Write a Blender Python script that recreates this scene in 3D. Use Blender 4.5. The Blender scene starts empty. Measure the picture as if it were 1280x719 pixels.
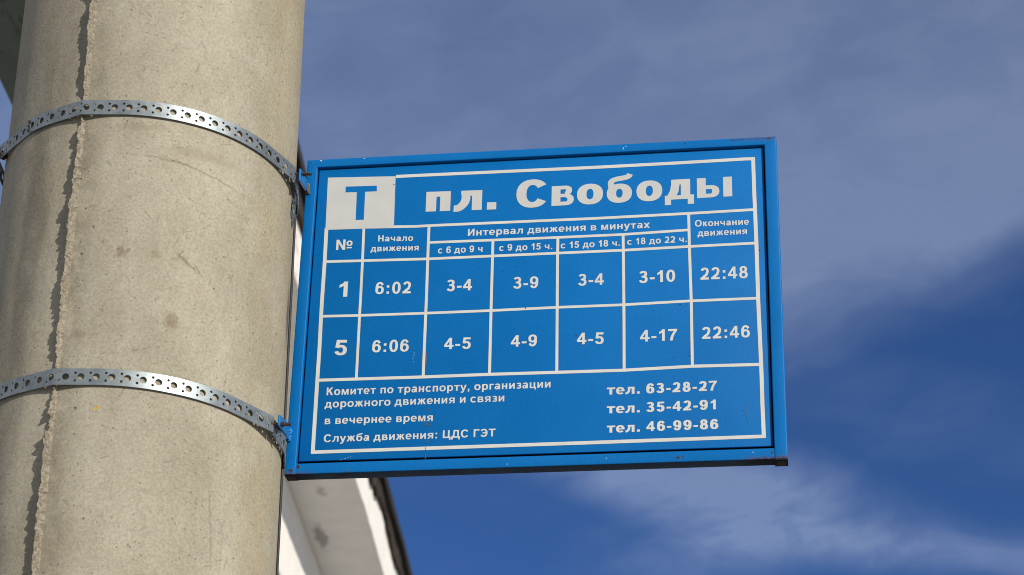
import bpy, bmesh, math, random
from mathutils import Vector, Matrix, noise
from mathutils.geometry import delaunay_2d_cdt

scene = bpy.context.scene
R_ = math.radians
col = scene.collection

# ------------------------------------------------------------------ camera
cam_d = bpy.data.cameras.new("camera")
cam_d.sensor_width = 36.0
cam_d.lens = 78.31
cam_d.clip_start = 0.05
cam_d.clip_end = 3000
cam = bpy.data.objects.new("camera", cam_d)
col.objects.link(cam)
EYE = Vector((0.0, 0.0, 1.6))
cam.matrix_world = Matrix((
    (0.9902278, 0.0424875, 0.1328296, EYE.x),
    (0.1375774, -0.4535555, -0.8805452, EYE.y),
    (0.0228335, 0.8902147, -0.4549686, EYE.z),
    (0, 0, 0, 1)))
cam_d.dof.use_dof = True
cam_d.dof.focus_distance = 2.74
cam_d.dof.aperture_fstop = 13.0
scene.camera = cam

# ------------------------------------------------------------------ sun and sky
SUN_AZ, SUN_EL = R_(45.0), R_(22.0)          # azimuth from -Y (behind the camera) towards +X
sun_dir = Vector((math.sin(SUN_AZ) * math.cos(SUN_EL), -math.cos(SUN_AZ) * math.cos(SUN_EL), math.sin(SUN_EL)))
sun_d = bpy.data.lights.new("sun", 'SUN')
sun_d.energy = 4.8
sun_d.angle = R_(0.5)
sun_d.color = (1.0, 0.93, 0.82)
sun = bpy.data.objects.new("sun", sun_d)
col.objects.link(sun)
sun.rotation_euler = sun_dir.to_track_quat('Z', 'Y').to_euler()
sun.location = (6, -5, 8)


class NT:
    """small helper for writing node trees"""
    def __init__(self, tree):
        self.t = tree
        self.n = tree.nodes
        self.l = tree.links

    def node(self, kind, **kw):
        nd = self.n.new(kind)
        for k, v in kw.items():
            setattr(nd, k, v)
        return nd

    def put(self, sock, v):
        if isinstance(v, bpy.types.NodeSocket):
            self.l.new(v, sock)
        elif v is not None:
            sock.default_value = v

    def math(self, op, a, b=None, c=None, clamp=False):
        nd = self.node('ShaderNodeMath', operation=op, use_clamp=clamp)
        for i, v in enumerate((a, b, c)):
            self.put(nd.inputs[i], v)
        return nd.outputs[0]

    def vmath(self, op, a, b=None):
        nd = self.node('ShaderNodeVectorMath', operation=op)
        self.put(nd.inputs[0], a)
        if b is not None:
            self.put(nd.inputs[1], b)
        return nd.outputs['Value'] if op in ('LENGTH', 'DOT_PRODUCT', 'DISTANCE') else nd.outputs[0]

    def sep(self, v):
        nd = self.node('ShaderNodeSeparateXYZ')
        self.put(nd.inputs[0], v)
        return nd.outputs

    def comb(self, x, y, z):
        nd = self.node('ShaderNodeCombineXYZ')
        for i, v in enumerate((x, y, z)):
            self.put(nd.inputs[i], v)
        return nd.outputs[0]

    def noise(self, vec, scale, detail=4.0, rough=0.55, dist=0.0):
        nd = self.node('ShaderNodeTexNoise')
        self.put(nd.inputs['Vector'], vec)
        nd.inputs['Scale'].default_value = scale
        nd.inputs['Detail'].default_value = detail
        nd.inputs['Roughness'].default_value = rough
        nd.inputs['Distortion'].default_value = dist
        return nd.outputs['Fac']

    def voronoi(self, vec, scale, rnd=1.0):
        nd = self.node('ShaderNodeTexVoronoi')
        self.put(nd.inputs['Vector'], vec)
        nd.inputs['Scale'].default_value = scale
        nd.inputs['Randomness'].default_value = rnd
        return nd.outputs['Distance'], nd.outputs['Color']

    def ramp(self, v, lo, hi, a=0.0, b=1.0):
        nd = self.node('ShaderNodeMapRange', interpolation_type='SMOOTHSTEP')
        self.put(nd.inputs[0], v)
        nd.inputs[1].default_value = lo
        nd.inputs[2].default_value = hi
        nd.inputs[3].default_value = a
        nd.inputs[4].default_value = b
        return nd.outputs[0]

    def mix(self, fac, a, b, mode='MIX'):
        nd = self.node('ShaderNodeMix', data_type='RGBA', blend_type=mode)
        self.put(nd.inputs[0], fac)
        for s, v in ((nd.inputs[6], a), (nd.inputs[7], b)):
            if isinstance(v, tuple) and len(v) == 3:
                v = (*v, 1.0)
            self.put(s, v)
        return nd.outputs[2]

    def ellipse(self, x, y, cx, cy, rx, ry, soft=0.5, ang=0.0):
        """1 inside the ellipse, falling to 0 over the soft part of the radius"""
        dx = self.math('SUBTRACT', x, cx)
        dy = self.math('SUBTRACT', y, cy)
        if ang:
            c, s = math.cos(R_(ang)), math.sin(R_(ang))
            ex = self.math('ADD', self.math('MULTIPLY', dx, c), self.math('MULTIPLY', dy, s))
            ey = self.math('SUBTRACT', self.math('MULTIPLY', dy, c), self.math('MULTIPLY', dx, s))
            dx, dy = ex, ey
        a = self.math('POWER', self.math('ABSOLUTE', self.math('DIVIDE', dx, rx)), 2.0)
        b = self.math('POWER', self.math('ABSOLUTE', self.math('DIVIDE', dy, ry)), 2.0)
        d = self.math('SQRT', self.math('ADD', a, b))
        return self.ramp(d, 1.0 - soft, 1.0 + soft, 1.0, 0.0)


world = bpy.data.worlds.new("World")
scene.world = world
world.use_nodes = True
wt = world.node_tree
wt.nodes.clear()
N = NT(wt)
sky = N.node('ShaderNodeTexSky', sky_type='NISHITA')
sky.sun_disc = False
sky.sun_elevation = SUN_EL
sky.sun_rotation = math.atan2(sun_dir.x, sun_dir.y)
sky.altitude = 1500
sky.air_density = 1.0
sky.dust_density = 0.2
sky.ozone_density = 3.0
deep = N.mix(1.0, sky.outputs[0], (0.35, 0.60, 1.0), 'MULTIPLY')
tc = N.node('ShaderNodeTexCoord')
dirv = N.vmath('NORMALIZE', tc.outputs['Generated'])
sx, sy, sz = N.sep(dirv)
az = N.math('MULTIPLY', N.math('ARCTAN2', sx, sy), 57.29578)
el = N.math('MULTIPLY', N.math('ARCSINE', sz), 57.29578)
warp = N.noise(N.comb(az, el, 0.0), 0.13, 4, 0.5)
warp2 = N.noise(N.comb(N.math('ADD', az, 40.0), el, 3.0), 0.13, 4, 0.5)
azw = N.math('ADD', az, N.math('MULTIPLY', N.math('SUBTRACT', warp, 0.5), 4.0))
elw = N.math('ADD', el, N.math('MULTIPLY', N.math('SUBTRACT', warp2, 0.5), 2.0))
# wispy fibres, drawn out along the wind
fx = N.math('ADD', N.math('MULTIPLY', azw, 0.30), N.math('MULTIPLY', elw, 0.10))
fy = N.math('SUBTRACT', N.math('MULTIPLY', elw, 0.80), N.math('MULTIPLY', azw, 0.16))
fib = N.noise(N.comb(fx, fy, 1.0), 0.9, 8, 0.58, 0.6)
puff = N.noise(N.comb(az, el, 7.0), 0.22, 6, 0.55, 0.5)
# broad bank of thin haze: lies above a slanting lower edge
edge = N.math('ADD', N.math('MULTIPLY', N.math('MAXIMUM', N.math('ADD', azw, 0.6), 0.0), 0.36), 25.15)
bank = N.ramp(N.math('ADD', N.math('SUBTRACT', elw, edge), N.math('MULTIPLY', N.math('SUBTRACT', fib, 0.5), 1.2)), -1.3, 1.9)
core = N.ellipse(azw, elw, 2.0, 28.3, 5.5, 2.4, 0.95, 14.0)
lvl = N.math('ADD', N.math('MULTIPLY', core, 0.30), N.ramp(puff, 0.30, 0.70, 0.80, 1.02))
thin = N.ellipse(azw, elw, -9.6, 33.8, 4.0, 1.6, 0.95, 10.0)
lvl = N.math('SUBTRACT', lvl, N.math('MULTIPLY', thin, 0.10))
lvl = N.math('MULTIPLY', lvl, N.ramp(fib, 0.32, 0.68, 0.92, 1.07))
bank = N.math('MULTIPLY', bank, lvl)
# lower wisps
low = N.ellipse(azw, elw, -1.6, 21.5, 3.6, 0.95, 0.9, -12.0)
low2 = N.ellipse(azw, elw, 4.6, 20.1, 4.2, 0.55, 0.95, -7.0)
low3 = N.ellipse(azw, elw, -5.4, 22.2, 4.4, 0.7, 0.95, -16.0)
low4 = N.ellipse(azw, elw, -3.2, 20.3, 2.2, 1.0, 0.95, 10.0)
mid = N.ellipse(azw, elw, 4.4, 23.2, 6.0, 0.9, 0.95, -12.0)
wisp = N.math('MULTIPLY', low, 1.0)
for m_, k_ in ((low2, 0.62), (low3, 0.58), (low4, 0.55), (mid, 0.16)):
    wisp = N.math('ADD', wisp, N.math('MULTIPLY', m_, k_))
wisp = N.math('MULTIPLY', wisp, N.math('MULTIPLY', N.ramp(fib, 0.30, 0.66, 0.42, 1.18), N.ramp(N.noise(N.comb(azw, elw, 12.0), 0.8, 7, 0.6, 0.4), 0.30, 0.68, 0.80, 1.10)))
dens = N.math('ADD', bank, wisp)
veil = N.math('MULTIPLY', N.ramp(fib, 0.45, 0.75), 0.05)
dens = N.math('ADD', dens, N.math('ADD', veil, 0.04))
dens = N.math('MULTIPLY', N.math('MINIMUM', dens, 1.2), 0.26, clamp=True)
CLOUD = (6.5, 7.75, 10.3)
full = N.mix(dens, deep, CLOUD)
# unseen bright cloud added to fill the shadows (overhead, to the sides and behind)
VIEW = Vector((-0.1328, 0.8805, 0.4550))
away = N.vmath('DOT_PRODUCT', dirv, tuple(VIEW))
cum = N.noise(dirv, 2.6, 7, 0.58, 0.3)
cum = N.math('MULTIPLY', N.ramp(cum, 0.42, 0.60), N.ramp(away, 0.60, 0.86, 0.9, 0.0))
cum = N.math('MULTIPLY', cum, N.ramp(sz, -0.02, 0.10))
full = N.mix(cum, full, (9.5, 9.2, 8.8))
bg = N.node('ShaderNodeBackground')
bg.inputs[1].default_value = 0.078
wt.links.new(full, bg.inputs[0])
wo = N.node('ShaderNodeOutputWorld')
wt.links.new(bg.outputs[0], wo.inputs[0])

# ------------------------------------------------------------------ exposure
scene.view_settings.view_transform = 'Standard'
scene.view_settings.look = 'None'
scene.view_settings.exposure = 0.0
scene.view_settings.gamma = 1.0
scene.view_settings.use_curve_mapping = False
scene.cycles.filter_width = 1.0
scene.render.resolution_x = 1024
scene.render.resolution_y = 575


# ------------------------------------------------------------------ helpers
def tag(o, label=None, cat=None, group=None, kind=None):
    if label:
        o["label"] = label
    if cat:
        o["category"] = cat
    if group:
        o["group"] = group
    if kind:
        o["kind"] = kind
    return o


def empty(name, mat):
    o = bpy.data.objects.new(name, None)
    col.objects.link(o)
    o.matrix_world = mat
    o.empty_display_size = 0.1
    return o


def link(name, bm, mat, parent=None, smooth=False):
    me = bpy.data.meshes.new(name)
    bm.normal_update()
    bm.to_mesh(me)
    bm.free()
    if smooth:
        for p in me.polygons:
            p.use_smooth = True
    o = bpy.data.objects.new(name, me)
    if mat:
        me.materials.append(mat)
    col.objects.link(o)
    if parent:
        o.parent = parent
    return o


def box(bm, x0, x1, y0, y1, z0, z1, bevel=0.0, seg=2):
    r = bmesh.ops.create_cube(bm, size=1.0)
    for v in r['verts']:
        v.co = Vector((x0 + (v.co.x + 0.5) * (x1 - x0), y0 + (v.co.y + 0.5) * (y1 - y0), z0 + (v.co.z + 0.5) * (z1 - z0)))
    if bevel:
        es = list({e for v in r['verts'] for e in v.link_edges})
        bmesh.ops.bevel(bm, geom=es, offset=bevel, segments=seg, affect='EDGES', profile=0.5)


def rod(bm, a, b, r, seg=16, r2=None):
    a, b = Vector(a), Vector(b)
    d = b - a
    m = Matrix.Translation((a + b) / 2) @ d.to_track_quat('Z', 'Y').to_matrix().to_4x4()
    bmesh.ops.create_cone(bm, cap_ends=True, segments=seg, radius1=r, radius2=r if r2 is None else r2, depth=d.length, matrix=m)


def new_mat(name):
    m = bpy.data.materials.new(name)
    m.use_nodes = True
    t = m.node_tree
    t.nodes.clear()
    n = NT(t)
    b = n.node('ShaderNodeBsdfPrincipled')
    o = n.node('ShaderNodeOutputMaterial')
    t.links.new(b.outputs[0], o.inputs[0])
    tcn = n.node('ShaderNodeTexCoord')
    return m, n, b, tcn


def bump(n, b, h, strength, dist):
    bp_ = n.node('ShaderNodeBump')
    bp_.inputs['Strength'].default_value = strength
    bp_.inputs['Distance'].default_value = dist
    n.put(bp_.inputs['Height'], h)
    n.l.new(bp_.outputs[0], b.inputs['Normal'])


# ------------------------------------------------------------------ materials
def concrete_mat():
    m, n, b, t = new_mat("cast_concrete")
    obj = t.outputs['Object']
    u, v, _ = n.sep(t.outputs['UV'])
    uvw = n.comb(u, v, 0.0)
    big = n.noise(obj, 7.0, 6, 0.6)
    midn = n.noise(obj, 30.0, 7, 0.70)
    fine = n.noise(obj, 300.0, 4, 0.8)
    base = n.mix(n.ramp(big, 0.32, 0.68), (0.395, 0.345, 0.262), (0.455, 0.405, 0.318))
    base = n.mix(n.ramp(midn, 0.35, 0.75, 0.0, 0.40), base, (0.33, 0.285, 0.212))
    fib = n.noise(n.vmath('MULTIPLY', obj, (1.0, 1.0, 0.8)), 170.0, 4, 0.75, 0.0)
    base = n.mix(n.ramp(fib, 0.52, 0.74, 0.0, 0.28), base, (0.30, 0.25, 0.18))
    fib2 = n.noise(obj, 60.0, 6, 0.75, 0.3)
    base = n.mix(n.ramp(fib2, 0.60, 0.74, 0.0, 0.22), base, (0.56, 0.52, 0.43))
    # pale lime smears, nearly level
    sm = n.noise(n.comb(n.math('MULTIPLY', u, 5.0), n.math('MULTIPLY', n.math('ADD', v, n.math('MULTIPLY', u, 0.12)), 34.0), 0.0), 1.0, 4, 0.6, 0.4)
    base = n.mix(n.ramp(sm, 0.60, 0.80, 0.0, 0.30), base, (0.56, 0.52, 0.44))
    # yellowed side
    yl = n.math('MULTIPLY', n.ramp(u, 0.115, 0.17), n.ramp(n.noise(obj, 12.0, 4, 0.6), 0.35, 0.6, 0.35, 1.0))
    base = n.mix(n.math('MULTIPLY', yl, 0.55), base, (0.40, 0.325, 0.20))
    seamline = n.ramp(n.math('ABSOLUTE', n.math('SUBTRACT', u, 0.117)), 0.0, 0.0025, 0.25, 0.0)
    base = n.mix(n.math('MULTIPLY', seamline, n.ramp(big, 0.4, 0.6)), base, (0.27, 0.23, 0.16))
    # water stain runs on the left
    w1 = n.math('ADD', u, n.math('MULTIPLY', n.math('SUBTRACT', n.noise(n.comb(n.math('MULTIPLY', u, 10.0), n.math('MULTIPLY', v, 3.0), 0.0), 2.0, 4), 0.5), 0.06))
    s1 = n.ellipse(w1, v, -0.148, 2.80, 0.022, 0.26, 0.6)
    s2 = n.ellipse(w1, v, -0.118, 3.12, 0.018, 0.16, 0.7)
    s3 = n.ellipse(w1, v, -0.165, 2.45, 0.022, 0.20, 0.7)
    st = n.math('MULTIPLY', n.math('MAXIMUM', n.math('MAXIMUM', s1, n.math('MULTIPLY', s2, 0.6)), s3), n.ramp(midn, 0.25, 0.6, 0.55, 1.0))
    base = n.mix(n.math('MULTIPLY', st, 0.62), base, (0.17, 0.145, 0.112))
    # rough, dirty strip beside the casting seam
    nz = n.math('MULTIPLY', n.ramp(u, -0.090, -0.084), n.ramp(n.math('ADD', u, n.math('MULTIPLY', n.math('SUBTRACT', midn, 0.5), 0.05)), -0.076, -0.055, 1.0, 0.0))
    base = n.mix(n.math('MULTIPLY', nz, n.ramp(midn, 0.40, 0.62, 0.10, 0.55)), base, (0.22, 0.185, 0.135))
    # broad uneven weathering
    wide = n.noise(n.comb(n.math('MULTIPLY', u, 9.0), n.math('MULTIPLY', v, 3.2), 2.0), 1.0, 5, 0.65)
    base = n.mix(1.0, base, n.mix(n.ramp(wide, 0.32, 0.68), (0.86, 0.85, 0.83), (1.08, 1.08, 1.08)), 'MULTIPLY')
    # rust-brown spots, a yellow fleck, a grimy scuff
    du = n.math('MULTIPLY', n.math('SUBTRACT', n.noise(obj, 130.0, 3), 0.5), 0.02)
    ud = n.math('ADD', u, du)
    vd = n.math('ADD', v, n.math('MULTIPLY', n.math('SUBTRACT', n.noise(obj, 150.0, 3), 0.5), 0.02))
    for cx, cy, rx, ry, k in ((-0.027, 2.784, 0.007, 0.007, 0.75), (0.0356, 2.699, 0.0065, 0.010, 0.7), (0.013, 2.783, 0.006, 0.005, 0.35),
                              (-0.068, 2.68, 0.008, 0.006, 0.4), (0.055, 2.925, 0.05, 0.006, 0.28), (-0.02, 2.952, 0.03, 0.005, 0.30), (0.0, 2.66, 0.004, 0.003, 0.6), (0.062, 2.56, 0.003, 0.002, 0.6)):
        e = n.ellipse(ud, vd, cx, cy, rx, ry, 0.6)
        base = n.mix(n.math('MULTIPLY', n.math('MULTIPLY', e, k), n.ramp(fine, 0.35, 0.6, 0.3, 1.0)), base, (0.16, 0.095, 0.045))
    for cx, cy, rx, ry, ag, k in ((0.049, 2.778, 0.015, 0.0016, -38.0, 0.6), (0.041, 2.788, 0.009, 0.0011, 62.0, 0.45), (0.062, 2.772, 0.008, 0.0010, -50.0, 0.5),
                                  (0.060, 2.902, 0.055, 0.0012, -13.0, 0.45), (0.010, 2.910, 0.03, 0.0011, -6.0, 0.4), (0.100, 2.47, 0.0012, 0.05, 6.0, 0.35)):
        e = n.ellipse(n.math('ADD', u, n.math('MULTIPLY', du, 0.35)), n.math('ADD', v, n.math('MULTIPLY', n.math('SUBTRACT', midn, 0.5), 0.012)), cx, cy, rx, ry, 0.7, ag)
        base = n.mix(n.math('MULTIPLY', e, k), base, (0.15, 0.12, 0.085))
    scuff = n.ellipse(ud, vd, 0.247, 2.79, 0.008, 0.035, 0.6)
    base = n.mix(n.math('MULTIPLY', scuff, 0.8), base, (0.07, 0.065, 0.06))
    yf = n.ellipse(u, v, -0.0393, 2.587, 0.0035, 0.0014, 0.25, 28.0)
    base = n.mix(yf, base, (0.62, 0.36, 0.03))
    # grain, pits, tiny dark inclusions
    base = n.mix(1.0, base, n.mix(n.ramp(fine, 0.25, 0.75), (0.76, 0.76, 0.76), (1.17, 1.17, 1.17)), 'MULTIPLY')
    dv, cv = n.voronoi(uvw, 95.0)
    rs = n.sep(cv)
    rad = n.ramp(rs[0], 0.80, 1.0, 0.0, 0.15)
    near = n.ramp(u, -0.088, -0.078, 0.0, 1.0)
    near = n.math('MULTIPLY', near, n.ramp(u, -0.070, -0.045, 1.0, 0.0))
    rad = n.math('ADD', rad, n.math('MULTIPLY', near, 0.10))
    pit = n.ramp(n.math('SUBTRACT', dv, rad), -0.10, 0.02, 1.0, 0.0)
    pit = n.math('MULTIPLY', pit, n.ramp(rad, 0.01, 0.05))
    dv2, cv2 = n.voronoi(uvw, 260.0)
    rad2 = n.ramp(n.sep(cv2)[0], 0.80, 1.0, 0.0, 0.34)
    pit2 = n.math('MULTIPLY', n.ramp(n.math('SUBTRACT', dv2, rad2), -0.1, 0.02, 1.0, 0.0), n.ramp(rad2, 0.01, 0.05))
    pits = n.math('MAXIMUM', pit, n.math('MULTIPLY', pit2, 0.7))
    base = n.mix(n.math('MULTIPLY', pits, 0.55), base, (0.12, 0.10, 0.075))
    # short dark scratches in a few directions
    for ang, sc, off in ((20.0, 34.0, 0.0), (-50.0, 30.0, 3.0), (75.0, 26.0, 7.0)):
        c_, s_ = math.cos(R_(ang)), math.sin(R_(ang))
        a_ = n.math('ADD', n.math('ADD', n.math('MULTIPLY', u, c_), n.math('MULTIPLY', v, s_)), off)
        b2 = n.math('SUBTRACT', n.math('MULTIPLY', v, c_), n.math('MULTIPLY', u, s_))
        dd, cc = n.voronoi(n.comb(n.math('MULTIPLY', a_, 1.0), n.math('MULTIPLY', b2, 6.5), 0.0), sc)
        rr = n.ramp(n.sep(cc)[1], 0.82, 1.0, 0.0, 0.24)
        sc_ = n.math('MULTIPLY', n.ramp(n.math('SUBTRACT', dd, rr), -0.08, 0.02, 1.0, 0.0), n.ramp(rr, 0.01, 0.05))
        base = n.mix(n.math('MULTIPLY', sc_, 0.40), base, (0.17, 0.14, 0.10))
    base = n.mix(1.0, base, (0.762, 0.80, 0.815), 'MULTIPLY')
    n.put(b.inputs['Base Color'], base)
    b.inputs['Roughness'].default_value = 0.9
    b.inputs['Specular IOR Level'].default_value = 0.25
    h = n.math('ADD', n.math('MULTIPLY', fine, 0.35), n.math('MULTIPLY', midn, 0.8))
    h = n.math('SUBTRACT', h, n.math('MULTIPLY', pits, 1.3))
    bump(n, b, h, 0.55, 0.0022)
    return m


def seam_mat():
    m, n, b, t = new_mat("rough_seam_concrete")
    obj = t.outputs['Object']
    f = n.noise(obj, 190.0, 4, 0.7)
    g = n.noise(obj, 25.0, 4, 0.6)
    c = n.mix(n.ramp(f, 0.3, 0.7), (0.165, 0.145, 0.108), (0.345, 0.31, 0.245))
    c = n.mix(n.ramp(g, 0.5, 0.75, 0.0, 0.5), c, (0.22, 0.185, 0.135))
    n.put(b.inputs['Base Color'], c)
    b.inputs['Roughness'].default_value = 0.95
    b.inputs['Specular IOR Level'].default_value = 0.2
    bump(n, b, f, 0.9, 0.004)
    return m


def steel_mat(name="galvanised_steel"):
    m, n, b, t = new_mat(name)
    obj = t.outputs['Object']
    f = n.noise(obj, 55.0, 4, 0.6)
    g = n.noise(n.vmath('MULTIPLY', obj, (1.0, 1.0, 14.0)), 40.0, 3, 0.6)
    c = n.mix(n.ramp(f, 0.3, 0.7), (0.19, 0.225, 0.24), (0.28, 0.315, 0.33))
    n.put(b.inputs['Base Color'], c)
    b.inputs['Metallic'].default_value = 0.75
    n.put(b.inputs['Roughness'], n.ramp(g, 0.2, 0.8, 0.40, 0.52))
    bump(n, b, g, 0.12, 0.0006)
    return m


def blue_mat(name, bot_rust_shade=False, dirt=0.5):
    m, n, b, t = new_mat(name)
    obj = t.outputs['Object']
    x, y, z = n.sep(obj)
    f = n.noise(obj, 9.0, 5, 0.6)
    gr = n.noise(obj, 420.0, 2, 0.6)
    c = n.mix(n.ramp(f, 0.3, 0.7), (0.0005, 0.142, 0.445), (0.001, 0.156, 0.48))
    c = n.mix(1.0, c, n.mix(n.ramp(gr, 0.3, 0.7), (0.93, 0.93, 0.93), (1.06, 1.06, 1.06)), 'MULTIPLY')
    # faint dirt
    d = n.ramp(n.noise(n.vmath('MULTIPLY', obj, (2.2, 1.0, 0.6)), 14.0, 5, 0.7), 0.60, 0.80, 0.0, 0.22 * dirt)
    c = n.mix(d, c, (0.05, 0.09, 0.16))
    # specks of dirt and chipped paint
    dv, cv = n.voronoi(obj, 60.0)
    rad = n.ramp(n.sep(cv)[0], 0.93, 1.0, 0.0, 0.10)
    sp = n.math('MULTIPLY', n.ramp(n.math('SUBTRACT', dv, rad), -0.05, 0.01, 1.0, 0.0), n.ramp(rad, 0.005, 0.02))
    c = n.mix(n.math('MULTIPLY', sp, 0.8), c, (0.035, 0.03, 0.03))
    rough = n.ramp(f, 0.2, 0.8, 0.42, 0.55)
    if bot_rust_shade:
        wob = n.math('MULTIPLY', n.math('SUBTRACT', n.noise(obj, 70.0, 4, 0.7), 0.5), 0.012)
        zz = n.math('ADD', z, wob)
        r = n.ramp(zz, -0.4375, -0.4305, 1.0, 0.0)
        far = n.ramp(x, 0.012, 0.045, 1.0, 0.0)
        far2 = n.ramp(x, 0.535, 0.575)
        r = n.math('MULTIPLY', r, n.math('MAXIMUM', n.math('MAXIMUM', far, far2), n.ramp(n.noise(obj, 24.0, 2), 0.62, 0.72, 0.0, 0.6)))
        tr = n.ellipse(n.math('ADD', x, wob), zz, 0.585, -0.001, 0.03, 0.004, 0.6)
        r = n.math('MAXIMUM', r, n.math('MULTIPLY', tr, 0.45))
        c = n.mix(n.math('MULTIPLY', r, 0.85), c, n.mix(n.ramp(gr, 0.3, 0.7), (0.035, 0.015, 0.008), (0.16, 0.06, 0.02)))
        under_shade = n.ramp(z, -0.4362, -0.4355, 1.0, 0.0)  # shade painted near-black across the underside of the frame
        c = n.mix(n.math('MULTIPLY', under_shade, 0.92), c, (0.012, 0.016, 0.022))
        rough = n.math('ADD', rough, n.math('MULTIPLY', r, 0.4))
    c = n.mix(1.0, c, (0.78, 0.79, 0.80), 'MULTIPLY')
    n.put(b.inputs['Base Color'], c)
    n.put(b.inputs['Roughness'], rough)
    b.inputs['Specular IOR Level'].default_value = 0.13
    bump(n, b, n.math('ADD', n.math('MULTIPLY', gr, 0.3), n.noise(obj, 30.0, 3)), 0.10, 0.0015)
    return m


def vinyl_mat():
    m, n, b, t = new_mat("white_vinyl")
    obj = t.outputs['Object']
    f = n.noise(obj, 22.0, 5, 0.65)
    c = n.mix(n.ramp(f, 0.35, 0.75), (0.535, 0.535, 0.505), (0.48, 0.475, 0.445))
    st = n.ramp(n.noise(n.vmath('MULTIPLY', obj, (3.0, 1.0, 1.0)), 17.0, 4, 0.7), 0.66, 0.80, 0.0, 0.45)
    c = n.mix(st, c, (0.42, 0.33, 0.22))
    n.put(b.inputs['Base Color'], c)
    b.inputs['Roughness'].default_value = 0.45
    return m


def simple_mat(name, c1, c2, scale=40.0, rough=0.7, metal=0.0, bmp=0.3, dist=0.002, spec=0.4):
    m, n, b, t = new_mat(name)
    obj = t.outputs['Object']
    f = n.noise(obj, scale, 5, 0.65)
    n.put(b.inputs['Base Color'], n.mix(n.ramp(f, 0.32, 0.68), c1, c2))
    b.inputs['Roughness'].default_value = rough
    b.inputs['Metallic'].default_value = metal
    b.inputs['Specular IOR Level'].default_value = spec
    bump(n, b, f, bmp, dist)
    return m


def plaster_mat():
    m, n, b, t = new_mat("white_plaster")
    obj = t.outputs['Object']
    x, y, z = n.sep(obj)
    f = n.noise(obj, 6.0, 6, 0.65)
    g = n.noise(obj, 60.0, 4, 0.6)
    c = n.mix(n.ramp(f, 0.3, 0.75), (0.86, 0.84, 0.80), (0.78, 0.755, 0.71))
    wx = n.math('ADD', x, n.math('MULTIPLY', n.math('SUBTRACT', n.noise(obj, 9.0, 4, 0.7), 0.5), 0.12))
    wy = n.math('ADD', y, n.math('MULTIPLY', n.math('SUBTRACT', n.noise(obj, 4.0, 4, 0.7), 0.5), 0.40))
    p = n.ellipse(wx, wy, -1.604, 10.60, 0.030, 0.17, 0.3)
    p2 = n.ellipse(wx, wy, -1.528, 9.98, 0.022, 0.05, 0.5)
    p3 = n.ramp(n.noise(n.vmath('MULTIPLY', obj, (3.0, 0.7, 1.0)), 5.0, 5, 0.7), 0.62, 0.72, 0.0, 0.35)
    low = n.ramp(z, 4.05, 3.98)
    c = n.mix(n.math('MULTIPLY', p, 0.75), c, (0.26, 0.245, 0.22))
    c = n.mix(n.math('MULTIPLY', p2, 0.55), c, (0.30, 0.28, 0.25))
    c = n.mix(p3, c, (0.50, 0.45, 0.38))
    # brown rust runs near the near end of the fascia
    fr = n.math('MULTIPLY', n.ramp(n.noise(n.vmath('MULTIPLY', obj, (1.0, 1.2, 5.0)), 4.0, 5, 0.7), 0.54, 0.62), n.ramp(y, 8.6, 7.6))
    c = n.mix(n.math('MULTIPLY', fr, 0.65), c, (0.30, 0.17, 0.10))
    n.put(b.inputs['Base Color'], c)
    b.inputs['Roughness'].default_value = 0.85
    bump(n, b, n.math('ADD', g, n.math('MULTIPLY', f, 2.0)), 0.35, 0.006)
    return m


def underside_mat():
    m, n, b, t = new_mat("dark_green_underside_plaster")  # dark greenish grey with darker blotches
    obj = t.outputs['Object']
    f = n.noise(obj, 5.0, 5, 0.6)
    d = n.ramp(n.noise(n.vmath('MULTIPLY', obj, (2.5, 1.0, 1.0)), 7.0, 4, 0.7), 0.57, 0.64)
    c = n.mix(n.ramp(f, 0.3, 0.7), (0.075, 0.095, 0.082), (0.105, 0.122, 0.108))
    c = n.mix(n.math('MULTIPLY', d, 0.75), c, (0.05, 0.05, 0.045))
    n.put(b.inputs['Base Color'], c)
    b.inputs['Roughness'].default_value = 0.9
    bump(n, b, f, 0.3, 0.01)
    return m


def ground_mat():
    m, n, b, t = new_mat("pale_paving")
    br = n.node('ShaderNodeTexBrick')
    n.l.new(t.outputs['Object'], br.inputs['Vector'])
    br.inputs['Color1'].default_value = (0.31, 0.295, 0.265, 1)
    br.inputs['Color2'].default_value = (0.36, 0.345, 0.31, 1)
    br.inputs['Mortar'].default_value = (0.24, 0.23, 0.21, 1)
    br.inputs['Scale'].default_value = 2.5
    br.inputs['Mortar Size'].default_value = 0.012
    f = n.noise(t.outputs['Object'], 1.5, 6, 0.65)
    c = n.mix(n.ramp(f, 0.35, 0.7, 0.0, 0.35), br.outputs[0], (0.28, 0.26, 0.23))
    n.put(b.inputs['Base Color'], c)
    b.inputs['Roughness'].default_value = 0.9
    bump(n, b, br.outputs['Fac'], 0.3, -0.004)
    return m


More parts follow.
